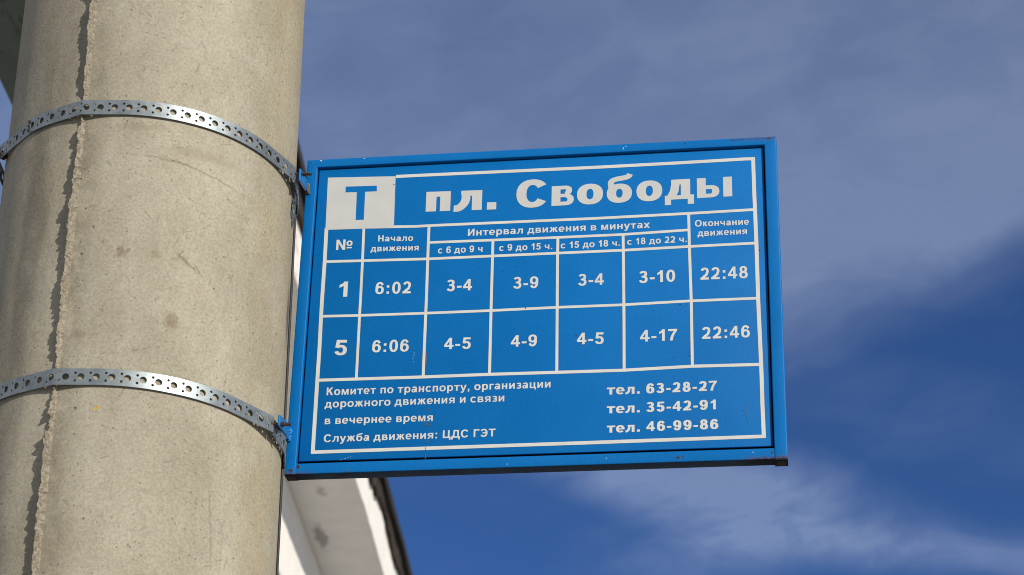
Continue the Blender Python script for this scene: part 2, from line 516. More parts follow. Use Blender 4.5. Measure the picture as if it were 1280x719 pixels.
M_CONC = concrete_mat()
M_SEAM = seam_mat()
M_STEEL = steel_mat()
M_PANEL = blue_mat("blue_panel_paint")
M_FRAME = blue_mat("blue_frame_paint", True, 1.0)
M_VINYL = vinyl_mat()
M_FILM = simple_mat("grey_white_film", (0.425, 0.44, 0.435), (0.46, 0.47, 0.46), 25.0, 0.55, 0.0, 0.05, 0.0005)
M_RUST = simple_mat("rusty_iron", (0.022, 0.012, 0.009), (0.075, 0.032, 0.017), 160.0, 0.75, 0.2, 0.6, 0.001)
M_STREAK = simple_mat("rust_stain", (0.075, 0.045, 0.03), (0.16, 0.10, 0.06), 300.0, 0.9, 0.0, 0.2, 0.0005)
M_CHIP = simple_mat("chipped_pale_paint", (0.42, 0.50, 0.58), (0.60, 0.64, 0.66), 300.0, 0.8, 0.0, 0.2, 0.0005)
M_SCUFF = simple_mat("faint_scuff", (0.03, 0.14, 0.33), (0.05, 0.16, 0.34), 300.0, 0.8, 0.0, 0.1, 0.0005)
M_SPECK = simple_mat("dark_speck", (0.02, 0.018, 0.016), (0.05, 0.035, 0.025), 300.0, 0.9, 0.0, 0.2, 0.0005)
M_LUG = simple_mat("blue_gloss_paint", (0.003, 0.13, 0.38), (0.006, 0.17, 0.44), 120.0, 0.30, 0.0, 0.5, 0.0012)
M_INSIDE = simple_mat("dark_tube_and_gap", (0.012, 0.010, 0.009), (0.035, 0.02, 0.012), 90.0, 0.9)
M_WELD = simple_mat("dirty_weld", (0.03, 0.035, 0.02), (0.20, 0.15, 0.07), 240.0, 0.6, 0.0, 0.8, 0.001)
M_CABLE = simple_mat("black_rubber", (0.012, 0.012, 0.013), (0.02, 0.02, 0.022), 90.0, 0.6)
M_PLASTER = plaster_mat()
M_UNDER = underside_mat()
M_WOOD = simple_mat("weathered_roof_board", (0.014, 0.011, 0.008), (0.060, 0.042, 0.026), 14.0, 0.9, 0.0, 0.8, 0.02)
M_FELT = simple_mat("black_roofing_felt", (0.010, 0.009, 0.008), (0.026, 0.022, 0.02), 22.0, 0.9, 0.0, 0.5, 0.01)
M_GROUND = ground_mat()

# ------------------------------------------------------------------ ground
bm = bmesh.new()
bmesh.ops.create_grid(bm, x_segments=8, y_segments=8, size=600)
ground = link("ground", bm, M_GROUND)
tag(ground, "pale paved ground below the pole", None, None, "structure")

# ------------------------------------------------------------------ covered walkway behind the pole
YAW = R_(5.0)
canopy = empty("walkway_canopy", Matrix.Translation((0, 0, 1.6)) @ Matrix.Rotation(YAW, 4, 'Z'))
tag(canopy, "white plastered canopy with overhanging eave and dark weathered roof edge behind the concrete pole", "canopy")
D0, D1 = 3.0, 19.0


def uneven_bar(x0, x1, z0, z1, step, amp_z, amp_x, seed, mat, name, jag_bottom=True):
    """a long bar along Y with an irregular lower edge"""
    b_ = bmesh.new()
    rings = []
    k = int((D1 - D0 - 0.02) / step)
    for i in range(k + 1):
        y = D0 - 0.03 + (D1 - D0 + 0.06) * i / k
        nz = noise.noise(Vector((y * 1.7, seed, 0))) * amp_z + noise.noise(Vector((y * 9.0, seed, 4))) * amp_z * 0.5
        nx = noise.noise(Vector((y * 2.3, seed, 8))) * amp_x
        zb = z0 + (nz if jag_bottom else 0)
        zt = z1 + noise.noise(Vector((y * 2.0, seed, 15))) * amp_z * 0.3
        rings.append([b_.verts.new(p) for p in ((x0, y, zb), (x1 + nx, y, zb), (x1 + nx * 0.6, y, zt), (x0, y, zt))])
    for a, c in zip(rings, rings[1:]):
        for j in range(4):
            b_.faces.new((a[j], a[(j + 1) % 4], c[(j + 1) % 4], c[j]))
    b_.faces.new(rings[0][::-1])
    b_.faces.new(rings[-1])
    bmesh.ops.recalc_face_normals(b_, faces=b_.faces)
    return link(name, b_, mat, canopy)


bm = bmesh.new()
box(bm, -1.887, -1.667, D0, D1, 3.524, 4.001, 0.012)
link("beam", bm, M_PLASTER, canopy)
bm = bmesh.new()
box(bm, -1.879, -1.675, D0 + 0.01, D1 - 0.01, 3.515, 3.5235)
link("beam_underside", bm, M_UNDER, canopy)
bm = bmesh.new()
box(bm, -2.10, -1.345, D0 - 0.02, D1, 4.003, 4.20)
link("soffit", bm, M_PLASTER, canopy)
uneven_bar(-1.345, -1.333, 3.996, 4.235, 0.035, 0.016, 0.006, 2.0, M_PLASTER, "fascia")
uneven_bar(-2.12, -1.312, 4.215, 4.292, 0.03, 0.055, 0.024, 5.0, M_WOOD, "roof_board", True)
uneven_bar(-2.14, -1.284, 4.294, 4.345, 0.05, 0.008, 0.006, 9.0, M_FELT, "roof_covering", True)
for d in (6.0, 10.0, 14.0, 18.0):
    bm = bmesh.new()
    box(bm, -1.872, -1.682, d - 0.1, d + 0.1, -1.6, 3.5145, 0.01)
    link("column", bm, M_PLASTER, canopy)

# ------------------------------------------------------------------ concrete pole
PR = 0.18
p0 = Vector((-0.7783761867, 2.3288366660, -0.0388960590))
pd = Vector((-0.02522948, 0.00826349, 0.99964753)).normalized()
foot = p0 + pd * ((-1.6 - p0.z) / pd.z) + EYE
pe = Vector((0.31695662, -0.94830778, 0.01583857))
pe = (pe - pd * pe.dot(pd)).normalized()
px = pd.cross(pe)
if px.x < 0:
    px = -px
POLE = Matrix(((px.x, -pe.x, pd.x, foot.x), (px.y, -pe.y, pd.y, foot.y), (px.z, -pe.z, pd.z, foot.z), (0, 0, 0, 1)))
pole = empty("concrete_pole", POLE)
tag(pole, "thick round concrete pole with a rough vertical casting seam, sign strapped to it", "pole")
S0 = (-1.6 - p0.z) / pd.z          # local z = s - S0


def polar(phi, r, z):
    return Vector((r * math.sin(phi), -r * math.cos(phi), z))


bm = bmesh.new()
uvl = bm.loops.layers.uv.new("UVMap")
SEG = 240
zs = [-0.02, 0.6, 1.2, 1.8] + [2.2 + 0.05 * i for i in range(28)] + [3.6, 4.5, 5.5, 6.5, 7.5]
rows = []
for z in zs:
    rows.append([bm.verts.new(polar(-math.pi + 2 * math.pi * i / SEG, PR, z)) for i in range(SEG)])
for k in range(len(zs) - 1):
    for i in range(SEG):
        j = (i + 1) % SEG
        f = bm.faces.new((rows[k][i], rows[k][j], rows[k + 1][j], rows[k + 1][i]))
        for lp, (ii, kk) in zip(f.loops, ((i, k), (i + 1, k), (i + 1, k + 1), (i, k + 1))):
            lp[uvl].uv = ((-math.pi + 2 * math.pi * ii / SEG) * PR, zs[kk])
bm.faces.new(rows[-1])
link("shaft", bm, M_CONC, pole, True)

# rough casting seam: a ragged fin of concrete squeezed out between the mould halves
ZU, ZL = 1.4175 - S0, 1.0675 - S0      # strap heights
random.seed(11)
PHS = R_(-28.1)


def seam_h(z):
    def ridged(f, s):
        return 1.0 - 2.4 * abs(noise.noise(Vector((z * f, s, s * 0.7))))
    h = 0.0105 + 0.0042 * noise.noise(Vector((z * 8.0, 3.1, 0)))
    h += 0.0044 * ridged(33.0, 2.2) * (0.7 + noise.noise(Vector((z * 11.0, 5.0, 0))))
    h += 0.0024 * ridged(95.0, 6.1) + 0.0011 * noise.noise(Vector((z * 260.0, 1.3, 6)))
    # chips broken off
    q = noise.noise(Vector((z * 22.0, 12.0, 1)))
    if q > 0.42:
        h *= 0.45
    h *= 0.86
    h = max(h, 0.0028)
    dz = min(abs(z - ZU), abs(z - ZL))
    if dz < 0.022:
        h = min(h, 0.0046)
    elif dz < 0.034:
        h = min(h, 0.0046 + (dz - 0.022) * 0.6)
    return h


bm = bmesh.new()
prev = None
z = 0.0
zl = []
while z < 7.5:
    zl.append(z)
    z += 0.0016 if 2.15 < z < 3.5 else 0.02
for z in zl:
    h = seam_h(z)
    wob = 0.0022 * noise.noise(Vector((z * 12.0, 0, 5))) + 0.0010 * noise.noise(Vector((z * 60.0, 0, 9)))
    prof = ((-0.0040, -0.0012), (-0.0022, 0.30 * h), (-0.0013, 0.80 * h), (-0.0007, h), (0.0001, 0.95 * h), (0.0006, 0.50 * h), (0.0015, 0.10 * h), (0.0040, -0.0012))
    ring = []
    for i, (a, r) in enumerate(prof):
        ja = random.uniform(-0.0004, 0.0004) if 0 < i < 7 else 0
        jr = random.uniform(-0.0009, 0.0009) if 0 < i < 7 else 0
        ring.append(bm.verts.new(polar(PHS + (a + ja + wob) / PR, PR + r + jr, z)))
    if prev:
        for i in range(len(prof) - 1):
            bm.faces.new((prev[i], prev[i + 1], ring[i + 1], ring[i]))
    prev = ring
bmesh.ops.recalc_face_normals(bm, faces=bm.faces)
link("casting_seam", bm, M_SEAM, pole, False)


# ------------------------------------------------------------------ perforated straps
W2P = POLE.inverted()


def to_pole(p):
    return W2P @ (Vector(p) + EYE)


def strip(name, path, zf, parent, half=0.010, pitch=0.0173, phase=0.0, thick=0.0011, mat=None):
    """perforated metal tape following a plan path [(x, y)...]; zf(s, L) gives the height of its centre line"""
    mat = mat or M_STEEL
    pts = [Vector(p) for p in path]
    cum = [0.0]
    for a, b_ in zip(pts, pts[1:]):
        cum.append(cum[-1] + (b_ - a).length)
    L = cum[-1]

    def at(s):
        s = min(max(s, 0.0), L)
        lo, hi = 0, len(cum) - 2
        while lo < hi:
            mid_ = (lo + hi + 1) // 2
            if cum[mid_] <= s:
                lo = mid_
            else:
                hi = mid_ - 1
        t = (s - cum[lo]) / max(cum[lo + 1] - cum[lo], 1e-9)
        return pts[lo].lerp(pts[lo + 1], t)

    b_ = bmesh.new()
    cache = {}

    def vert(s, t):
        key = (round(s * 1e5), round(t * 1e5))
        if key not in cache:
            p = at(s)
            cache[key] = b_.verts.new((p.x, p.y, zf(s, L) + t))
        return cache[key]
    ncell = int((L + phase) / pitch) + 2
    for k in range(ncell):
        c0 = k * pitch - phase
        a0, a1 = max(c0, 0.0), min(c0 + pitch, L)
        if a1 - a0 < 0.0015:
            continue
        V, E = [], []

        def loop(ps):
            i0 = len(V)
            V.extend(Vector(p) for p in ps)
            E.extend((i0 + i, i0 + (i + 1) % len(ps)) for i in range(len(ps)))
        nb = 6
        out_ = [(a0 + (a1 - a0) * i / nb, -half) for i in range(nb)] + [(a1, -half + 2 * half * i / 4) for i in range(4)]
        out_ += [(a1 - (a1 - a0) * i / nb, half) for i in range(nb)] + [(a0, half - 2 * half * i / 4) for i in range(4)]
        loop(out_)
        holes = []
        for hx, hy, hr, seg in ((0.5 * pitch, 0.0, 0.0040, 22), (0.02 * pitch + 0.0018, 0.0047, 0.0016, 10), (0.02 * pitch + 0.0018, -0.0047, 0.0016, 10)):
            if a0 + hr + 0.0004 < c0 + hx < a1 - hr - 0.0004:
                holes.append((c0 + hx, hy, hr))
                loop([(c0 + hx + hr * math.cos(2 * math.pi * i / seg), hy + hr * math.sin(2 * math.pi * i / seg)) for i in range(seg)])
        vo, _, fo, *_r = delaunay_2d_cdt([Vector((v[0], v[1])) for v in V], E, [], 0, 1e-6)
        for f in fo:
            cx_ = sum(vo[i].x for i in f) / len(f)
            cy_ = sum(vo[i].y for i in f) / len(f)
            if any((cx_ - hx) ** 2 + (cy_ - hy) ** 2 < hr * hr * 0.96 for hx, hy, hr in holes):
                continue
            vs = [vert(vo[i].x, vo[i].y) for i in f]
            if len(set(vs)) == len(vs):
                try:
                    b_.faces.new(vs)
                except ValueError:
                    pass
    bmesh.ops.recalc_face_normals(b_, faces=b_.faces)
    g = list(b_.faces)
    bmesh.ops.solidify(b_, geom=g, thickness=thick)
    bmesh.ops.recalc_face_normals(b_, faces=b_.faces)
    o = link(name, b_, mat, parent, True)
    for p in o.data.polygons:
        p.use_smooth = True
    md = o.modifiers.new("edges", 'EDGE_SPLIT')
    md.split_angle = R_(40)
    return o


def arc(r, d0, d1, step=0.6):
    k = max(2, int(abs(d1 - d0) / step))
    out_ = []
    for i in range(k + 1):
        ph = R_(d0 + (d1 - d0) * i / k)
        out_.append((r * math.sin(ph), -r * math.cos(ph)))
    return out_


def front_path(r, d0, d1, tip=0.0052):
    """pole circle from d0 to d1 degrees, lifted over the casting seam"""
    ps = math.degrees(PHS)
    w = math.degrees(math.acos(r / (r + tip)))
    pts = arc(r, d0, ps - w) if d0 < ps - w else [arc(r, d0, d0 + .1)[0]]
    rt = r + tip
    pts += [(rt * math.sin(R_(ps)), -rt * math.cos(R_(ps)))]
    pts += arc(r, ps + w, d1)
    return pts


def fine_path(pts, n=6):
    out_ = [pts[0]]
    for a, b_ in zip(pts, pts[1:]):
        d = math.dist(a, b_)
        k = max(1, int(d / 0.003))
        for i in range(1, k + 1):
            out_.append((a[0] + (b_[0] - a[0]) * i / k, a[1] + (b_[1] - a[1]) * i / k))
    return out_


def hexhead(b_, c, axis, r, h):
    c, axis = Vector(c), Vector(axis).normalized()
    rod(b_, c, c + axis * h, r, 6)


def strap(z_left, z_right, end_world, spliced, label):
    root = empty("perforated_strap", POLE @ Matrix.Translation((0, 0, z_left)))
    tag(root, label, "metal strap", "perforated straps clamping the sign to the pole")
    r = PR + 0.0034
    e = to_pole(end_world)
    dz = z_right - z_left
    er, ea = math.hypot(e.x, e.y), math.degrees(math.atan2(e.x, -e.y))
    d_end = ea - math.degrees(math.acos(min(1.0, r / er)))
    if spliced:
        fp = front_path(r, -54.6, d_end) + [(e.x - 0.0008, e.y)]
        fp = fine_path(fp)
        strip("band", fp, lambda s, L: dz * s / L, root, phase=0.004)
        ro = r - 0.0016
        a80 = R_(-60.0)
        tan_ = Vector((-math.cos(a80), -math.sin(a80)))
        lift = Vector((ro * math.sin(a80), -ro * math.cos(a80)))
        tail = lift + tan_ * 0.074
        op = [tuple(tail), tuple(lift)] + arc(ro, -60.0, -50.0)
        strip("splice_band", fine_path(op), lambda s, L: -0.0030 + 0.0036 * s / L, root, phase=0.002)
        # dark wire clip pinching the overlap
        b_ = bmesh.new()
        pc = polar(R_(-54.9), r + 0.0004, 0)
        rod(b_, pc + Vector((0, 0, -0.0085)), pc + Vector((0, 0, 0.0085)), 0.0009, 8)
        for zq in (-0.0062, 0.0, 0.0062):
            rod(b_, pc + Vector((0, 0, zq - 0.0011)), pc + Vector((0, 0, zq + 0.0011)), 0.0018, 10)
        link("splice_clip", b_, M_SPECK, root)
        # bolt through the two ends at the far left
        b_ = bmesh.new()
        nrm = Vector((math.sin(a80), -math.cos(a80), 0))
        base_ = Vector((ro * math.sin(a80), -ro * math.cos(a80), -0.004)) + Vector((-math.cos(a80), -math.sin(a80), 0)) * 0.058
        rod(b_, base_ - nrm * 0.014, base_ + nrm * 0.014, 0.003)
        hexhead(b_, base_ + nrm * 0.0015, nrm, 0.0062, 0.0055)
        hexhead(b_, base_ - nrm * 0.0025, -nrm, 0.0062, 0.006)
        link("clamp_bolt", b_, M_RUST, root)
        rb = [tuple(tail - Vector((nrm.x, nrm.y)) * 0.0025)] + arc(r, 253.0, 102.0)
    else:
        fp = fine_path(front_path(r, -100.0, d_end) + [(e.x - 0.0008, e.y)])
        strip("band", fp, lambda s, L: dz * s / L, root, phase=0.006)
        rb = arc(r, 259.5, 102.0)
    rc = PR + 0.0055
    rc = PR + 0.0060
    rb = rb + [(rc * math.sin(R_(a_)), -rc * math.cos(R_(a_))) for a_ in (91.0, 76.0)] + [(e.x - 0.0004, e.y + 0.006)]
    strip("rear_band", fine_path(rb), lambda s, L: dz * s / L - 0.004 * (1 - s / L), root, phase=0.003)
    return root, e


END_U = (-0.6228, 2.3211, 1.3693)      # strap ends, relative to the eye
END_L = (-0.6178, 2.2906, 1.0197)
S_U = strap(1.4203 - S0, 1.4037 - S0, END_U, True,
            "upper perforated steel strap around the pole, spliced at left, bolted by the sign's top corner")
S_L = strap(1.0722 - S0, 1.0538 - S0, END_L, False,
            "lower perforated steel strap around the pole, bolted near the sign's bottom corner")


# ------------------------------------------------------------------ black cable on the pole
bm = bmesh.new()
prev = None
for i in range(90):
    z = 0.0 + 2.99 * i / 89
    ph = R_(91.0) + 0.012 * noise.noise(Vector((z * 1.4, 2, 0)))
    cc = polar(ph, PR + 0.0021, z)
    ring = [bm.verts.new(cc + Vector((0.0018 * math.cos(a), 0.0018 * math.sin(a), 0))) for a in [2 * math.pi * j / 10 for j in range(10)]]
    if prev:
        for j in range(10):
            bm.faces.new((prev[j], prev[(j + 1) % 10], ring[(j + 1) % 10], ring[j]))
    else:
        bm.faces.new(ring[::-1])
    prev = ring
bm.faces.new(prev)
cable = link("cable", bm, M_CABLE, None, True)
cable.matrix_world = POLE
tag(cable, "thin black cable running down the right side of the concrete pole", "cable")

# ------------------------------------------------------------------ timetable sign
SW, SH = 0.600, 0.4365
TL = Vector((-0.63488385, 2.41548397, 1.44534558)) + EYE
sign = empty("timetable_sign", Matrix.Translation(TL))      # local x right, y away, z up; origin at the top left front corner
tag(sign, "blue tram stop timetable sign with white Cyrillic lettering, bracketed off the concrete pole", "sign")
BL_, BR_, BT_, BB_ = 0.0137, 0.0152, 0.0114, 0.0143
DEP = 0.020


def frame_bar(p_out, p_in, q_out, q_in, d0, d1, rad=0.0013):
    """square tube between two cut ends; p/q = (x, z) of the outer and inner corner at either end"""
    b_ = bmesh.new()
    ang = [math.pi / 2 * i / 3 for i in range(4)]
    wid = (Vector(p_in) - Vector(p_out)).length * 0.0 + 0.013
    k = rad / wid
    kd = rad
    prof = [(k * (1 - math.sin(a)), d0 + kd * (1 - math.cos(a))) for a in ang[::-1]]
    prof += [(1 - k * (1 - math.sin(a)), d0 + kd * (1 - math.cos(a))) for a in ang]
    prof += [(1.0, d1), (0.0, d1)]
    A = [b_.verts.new((p_out[0] + (p_in[0] - p_out[0]) * s, y, p_out[1] + (p_in[1] - p_out[1]) * s)) for s, y in prof]
    B = [b_.verts.new((q_out[0] + (q_in[0] - q_out[0]) * s, y, q_out[1] + (q_in[1] - q_out[1]) * s)) for s, y in prof]
    for i in range(len(prof)):
        j = (i + 1) % len(prof)
        b_.faces.new((A[i], A[j], B[j], B[i]))
    b_.faces.new(A[::-1])
    b_.faces.new(B)
    bmesh.ops.recalc_face_normals(b_, faces=b_.faces)
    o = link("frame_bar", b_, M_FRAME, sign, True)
    md_ = o.modifiers.new("edges", 'EDGE_SPLIT')
    md_.split_angle = R_(40)
    return o


ZB = -SH
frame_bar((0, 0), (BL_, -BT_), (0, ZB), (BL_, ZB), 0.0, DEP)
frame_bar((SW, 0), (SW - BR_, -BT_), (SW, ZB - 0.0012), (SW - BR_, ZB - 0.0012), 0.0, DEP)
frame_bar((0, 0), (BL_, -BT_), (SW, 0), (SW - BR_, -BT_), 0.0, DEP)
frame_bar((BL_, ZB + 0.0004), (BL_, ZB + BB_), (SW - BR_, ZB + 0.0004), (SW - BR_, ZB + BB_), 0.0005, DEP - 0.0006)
# open tube ends under the two uprights
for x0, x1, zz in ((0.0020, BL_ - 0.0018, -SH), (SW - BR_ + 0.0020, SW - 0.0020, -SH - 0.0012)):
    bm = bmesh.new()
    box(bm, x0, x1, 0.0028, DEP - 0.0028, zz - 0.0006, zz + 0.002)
    link("tube_end", bm, M_INSIDE, sign)

REC = 0.005
GAP = 0.0013
bm = bmesh.new()
box(bm, BL_ + 0.0016, SW - BR_ - 0.0016, REC, REC + 0.0022, -SH + BB_ + 0.0043, -BT_ - 0.0012, 0.0010, 2)
panel = link("panel", bm, M_PANEL, sign, True)
md = panel.modifiers.new("edges", 'EDGE_SPLIT')
md.split_angle = R_(50)

bm = bmesh.new()
box(bm, BL_ + 0.0002, SW - BR_ - 0.0002, DEP - 0.0035, DEP - 0.0022, -SH + BB_ + 0.0002, -BT_ - 0.0002)
link("gap_shade_sheet", bm, M_INSIDE, sign)  # near-black sheet added so the gap round the panel reads as deep shade

# positions on the panel in mm from its top left corner
TEXT = [('route_heading', '№', 44.24, 131.04, 65.03, 131.3, 14.7), ('column_heading', 'Начало', 97.76, 121.54, 142.54, 122.81, 8.72),
 ('column_heading', 'движения', 88.85, 135.47, 150.28, 136.76, 8.67), ('route_number', '1', 51.8, 197.52, 62.49, 197.69, 21.15),
 ('route_number', '5', 50.93, 277.68, 66.33, 278.33, 20.69), ('time', '6:02', 97.91, 195.78, 142.75, 196.79, 16.37),
 ('time', '6:06', 98.05, 275.99, 143.69, 276.64, 16.15), ('interval', '3-4', 187.93, 196.14, 219.73, 196.21, 15.63),
 ('interval', '3-9', 271.19, 196.44, 302.34, 196.82, 15.79), ('interval', '4-5', 187.68, 275.82, 220.57, 276.26, 15.44),
 ('interval', '4-9', 270.15, 275.91, 302.08, 276.21, 15.37), ('interval', '3-4', 351.89, 196.2, 383.59, 196.28, 15.72),
 ('interval', '3-10', 426.87, 196.15, 471.15, 196.08, 16.11), ('interval', '4-5', 351.18, 276.18, 383.72, 276.84, 15.52),
 ('interval', '4-17', 427.79, 275.96, 472.72, 275.99, 15.46), ('time', '22:48', 502.0, 195.37, 559.54, 195.53, 16.26),
 ('time', '22:46', 502.48, 275.58, 560.1, 275.55, 15.72), ('column_heading', 'Интервал движения в минутах', 212.15, 119.56, 440.62, 119.79, 9.89),
 ('column_heading', 'с 6 до 9 ч', 174.9, 142.42, 231.39, 143.01, 9.31), ('column_heading', 'с 9 до 15 ч.', 252.36, 142.83, 319.03, 143.61, 9.04),
 ('column_heading', 'с 15 до 18 ч.', 329.63, 143.25, 403.24, 143.29, 9.01), ('column_heading', 'с 18 до 22 ч.', 412.37, 142.41, 486.01, 142.26, 8.97),
 ('column_heading', 'Окончание', 496.35, 121.13, 562.87, 121.71, 9.0), ('column_heading', 'движения', 499.31, 134.88, 559.99, 134.78, 8.96),
 ('notice_line', 'Комитет по транспорту, организации', 44.44, 331.79, 319.68, 332.23, 10.34),
 ('notice_line', 'дорожного движения и связи', 43.18, 348.28, 263.87, 348.38, 10.31), ('notice_line', 'в вечернее время', 44.55, 370.26, 177.45, 370.83, 10.25),
 ('notice_line', 'Служба движения: ЦДС ГЭТ', 44.74, 393.82, 254.27, 393.71, 10.05)]
PHONE = [('тел.', 387.75, 344.52, 427.27, 344.62, '63-28-27', 435.12, 344.72, 519.33, 344.1, 12.75),
 ('тел.', 387.84, 368.98, 427.19, 369.03, '35-42-91', 435.01, 368.91, 517.55, 368.55, 12.64),
 ('тел.', 387.92, 394.06, 427.11, 394.05, '46-99-86', 434.89, 393.72, 520.08, 393.79, 12.53)]
HEAD = [('п', 156.87, 81.76, 188.36, 82.28, 28.61), ('л', 192.55, 82.35, 228.72, 82.96, 28.55), ('.', 235.14, 83.06, 247.06, 83.26, 28.5),
 ('С', 272.35, 82.67, 310.14, 82.38, 28.45), ('в', 317.12, 82.33, 345.18, 82.11, 28.39), ('о', 349.21, 82.08, 382.02, 81.83, 28.34),
 ('б', 386.74, 81.79, 419.52, 81.54, 28.3), ('о', 424.03, 81.51, 456.31, 81.26, 28.25), ('д', 459.4, 81.23, 495.74, 80.96, 28.21),
 ('ы', 499.62, 80.93, 543.26, 80.59, 28.15)]
RULES = [('b', 4.76, [(30.07, 98.37), (30.71, 145.19), (30.7, 200.67), (30.95, 222.39), (31.71, 269.55), (31.74, 311.0), (32.23, 406.34)]),
 ('b', 4.45, [(116.3, 28.3), (142.24, 28.24), (367.9, 29.39), (473.91, 28.97), (558.98, 28.09), (572.32, 28.4)]),
 ('b', 4.76,
  [(570.29, 25.97), (570.44, 80.29), (570.78, 100.72), (571.16, 148.85), (571.19, 187.1), (571.24, 227.9), (572.09, 287.56), (572.5, 327.22), (572.43, 363.54),
   (572.96, 407.49)]),
 ('b', 4.45, [(30.06, 406.37), (216.75, 406.14), (370.36, 405.98), (573.12, 405.35)]),
 ('i', 3.73, [(29.93, 99.52), (78.55, 100.34), (119.76, 101.46), (145.44, 102.35), (162.82, 102.12), (368.38, 102.93), (490.98, 102.09), (570.78, 100.95)]),
 ('i', 3.52, [(162.27, 126.33), (244.07, 127.01), (325.81, 127.49), (407.31, 127.53), (488.69, 125.35)]),
 ('i', 3.62, [(30.81, 146.9), (78.05, 147.89), (163.31, 149.53), (244.68, 149.55), (326.11, 149.59), (407.31, 149.66), (489.56, 148.59), (570.7, 147.94)]),
 ('i', 3.52, [(31.03, 223.62), (79.41, 224.6), (162.57, 225.31), (244.44, 225.43), (326.25, 224.8), (407.42, 225.06), (489.91, 223.56), (571.55, 223.68)]),
 ('i', 4.04, [(31.74, 311.0), (80.4, 311.36), (163.17, 311.95), (244.85, 311.77), (327.06, 312.49), (407.43, 313.05), (490.82, 311.22), (571.98, 312.19)]),
 ('i', 3.42, [(78.45, 100.33), (79.26, 147.61), (79.74, 202.96), (79.66, 214.42), (80.0, 248.22), (80.4, 311.36)]),
 ('i', 3.62, [(162.11, 102.2), (162.43, 147.79), (163.02, 206.86), (162.99, 218.26), (163.37, 311.85)]),
 ('i', 3.52, [(244.17, 127.13), (244.3, 154.03), (244.46, 225.87), (244.95, 311.77)]),
 ('i', 3.52, [(325.92, 127.49), (325.87, 153.4), (326.34, 224.37), (327.06, 312.38)]),
 ('i', 3.52, [(407.31, 127.53), (407.91, 179.1), (408.4, 244.48), (408.59, 313.1)]),
 ('i', 3.52, [(488.8, 102.32), (489.09, 147.0), (489.69, 183.11), (490.39, 224.13), (490.53, 311.21)])]
SQUARE = [(27.4, 24.93), (71.42, 26.35), (115.87, 27.92), (117.12, 102.02), (75.55, 102.14), (28.78, 101.08)]
TLETTER = [(51.6, 39.61), (92.06, 40.46), (92.48, 48.58), (77.31, 48.56), (77.84, 89.22), (67.3, 89.12), (66.59, 48.43), (51.77, 47.96)]
PANEL = [(13.85, 11.47), (584.33, 11.7), (585.03, 421.43), (13.64, 422.97)]
MARKS = {'dots': [(114.37, 40.06), (257.99, 171.09), (274.72, 166.87), (444.0, 234.7), (468.63, 298.64), (486.95, 293.04), (487.18, 297.3), (287.29, 224.21),
          (477.14, 227.53), (380.49, 122.97), (575.29, 158.17)],
 'hole': (171.48, 375.43),
 'scr': [(151.05, 278.69), (149.79, 284.05), (150.72, 293.81)],
 'scr2': [(67.32, 417.56), (73.09, 415.69), (80.82, 413.88)],
 'scr3': [(553.64, 361.88), (553.7, 378.4), (554.82, 389.75)],
 'streak': [(172.9, 352.33), (171.19, 358.6), (171.48, 375.43), (170.69, 394.2), (170.07, 407.69), (170.39, 420.12)],
 'v1': [(142.67, 235.74), (142.91, 247.83)],
 'v2': [(165.94, 278.24), (166.13, 290.14), (166.12, 301.99)]}

YV = REC - 0.00025          # front of the white film
YM = REC - 0.00045          # front of stains lying over it


def flat(polys, y, name, mat, parent):
    """union of flat polygons given in mm (u right, v down) as one clean triangulated sheet"""
    b_ = bmesh.new()
    add_flat(b_, polys, y)
    return link(name, b_, mat, parent)


def add_flat(b_, polys, y, sub=None):
    V, F = [], []
    for p in polys:
        q = [(a, -c) for a, c in p]
        area = sum(q[i][0] * q[(i + 1) % len(q)][1] - q[(i + 1) % len(q)][0] * q[i][1] for i in range(len(q)))
        if abs(area) < 1e-7:
            continue
        if area < 0:
            q.reverse()
        F.append(list(range(len(V), len(V) + len(q))))
        V.extend(Vector(c) for c in q)
    vo, eo, fo, ov, oe, of = delaunay_2d_cdt(V, [], F, 1, 1e-5)
    bv = [b_.verts.new((v.x / 1000, y, v.y / 1000)) for v in vo]
    for f, src in zip(fo, of):
        if not src:
            continue
        a, c, d = (vo[i] for i in f[:3])
        vs = [bv[i] for i in f]
        try:
            fc = b_.faces.new(vs)
        except ValueError:
            continue
        fc.normal_update()
        if fc.normal.y > 0:
            fc.normal_flip()
    loose = [v for v in b_.verts if not v.link_faces]
    bmesh.ops.delete(b_, geom=loose, context='VERTS')


# ---- lettering: heavy grotesque drawn from strokes, em = 1000
def RC(x0, y0, x1, y1):
    return [[(x0, y0), (x1, y0), (x1, y1), (x0, y1)]]


def PG(*p):
    return [list(p)]


def AR(cx, cy, rx, ry, tx, ty, a0=0.0, a1=360.0, ex=2.25):
    """ring or arc of an ellipse-like bowl; tx, ty = stroke at the sides and at top and bottom"""
    k = max(6, int(abs(a1 - a0) / 9))
    out_ = []

    def pt(a, qx, qy):
        c, s = math.cos(R_(a)), math.sin(R_(a))
        return (cx + qx * math.copysign(abs(c) ** (2 / ex), c), cy + qy * math.copysign(abs(s) ** (2 / ex), s))
    for i in range(k):
        a, b_ = a0 + (a1 - a0) * i / k, a0 + (a1 - a0) * (i + 1) / k
        out_.append([pt(a, rx, ry), pt(b_, rx, ry), pt(b_, rx - tx, ry - ty), pt(a, rx - tx, ry - ty)])
    return out_


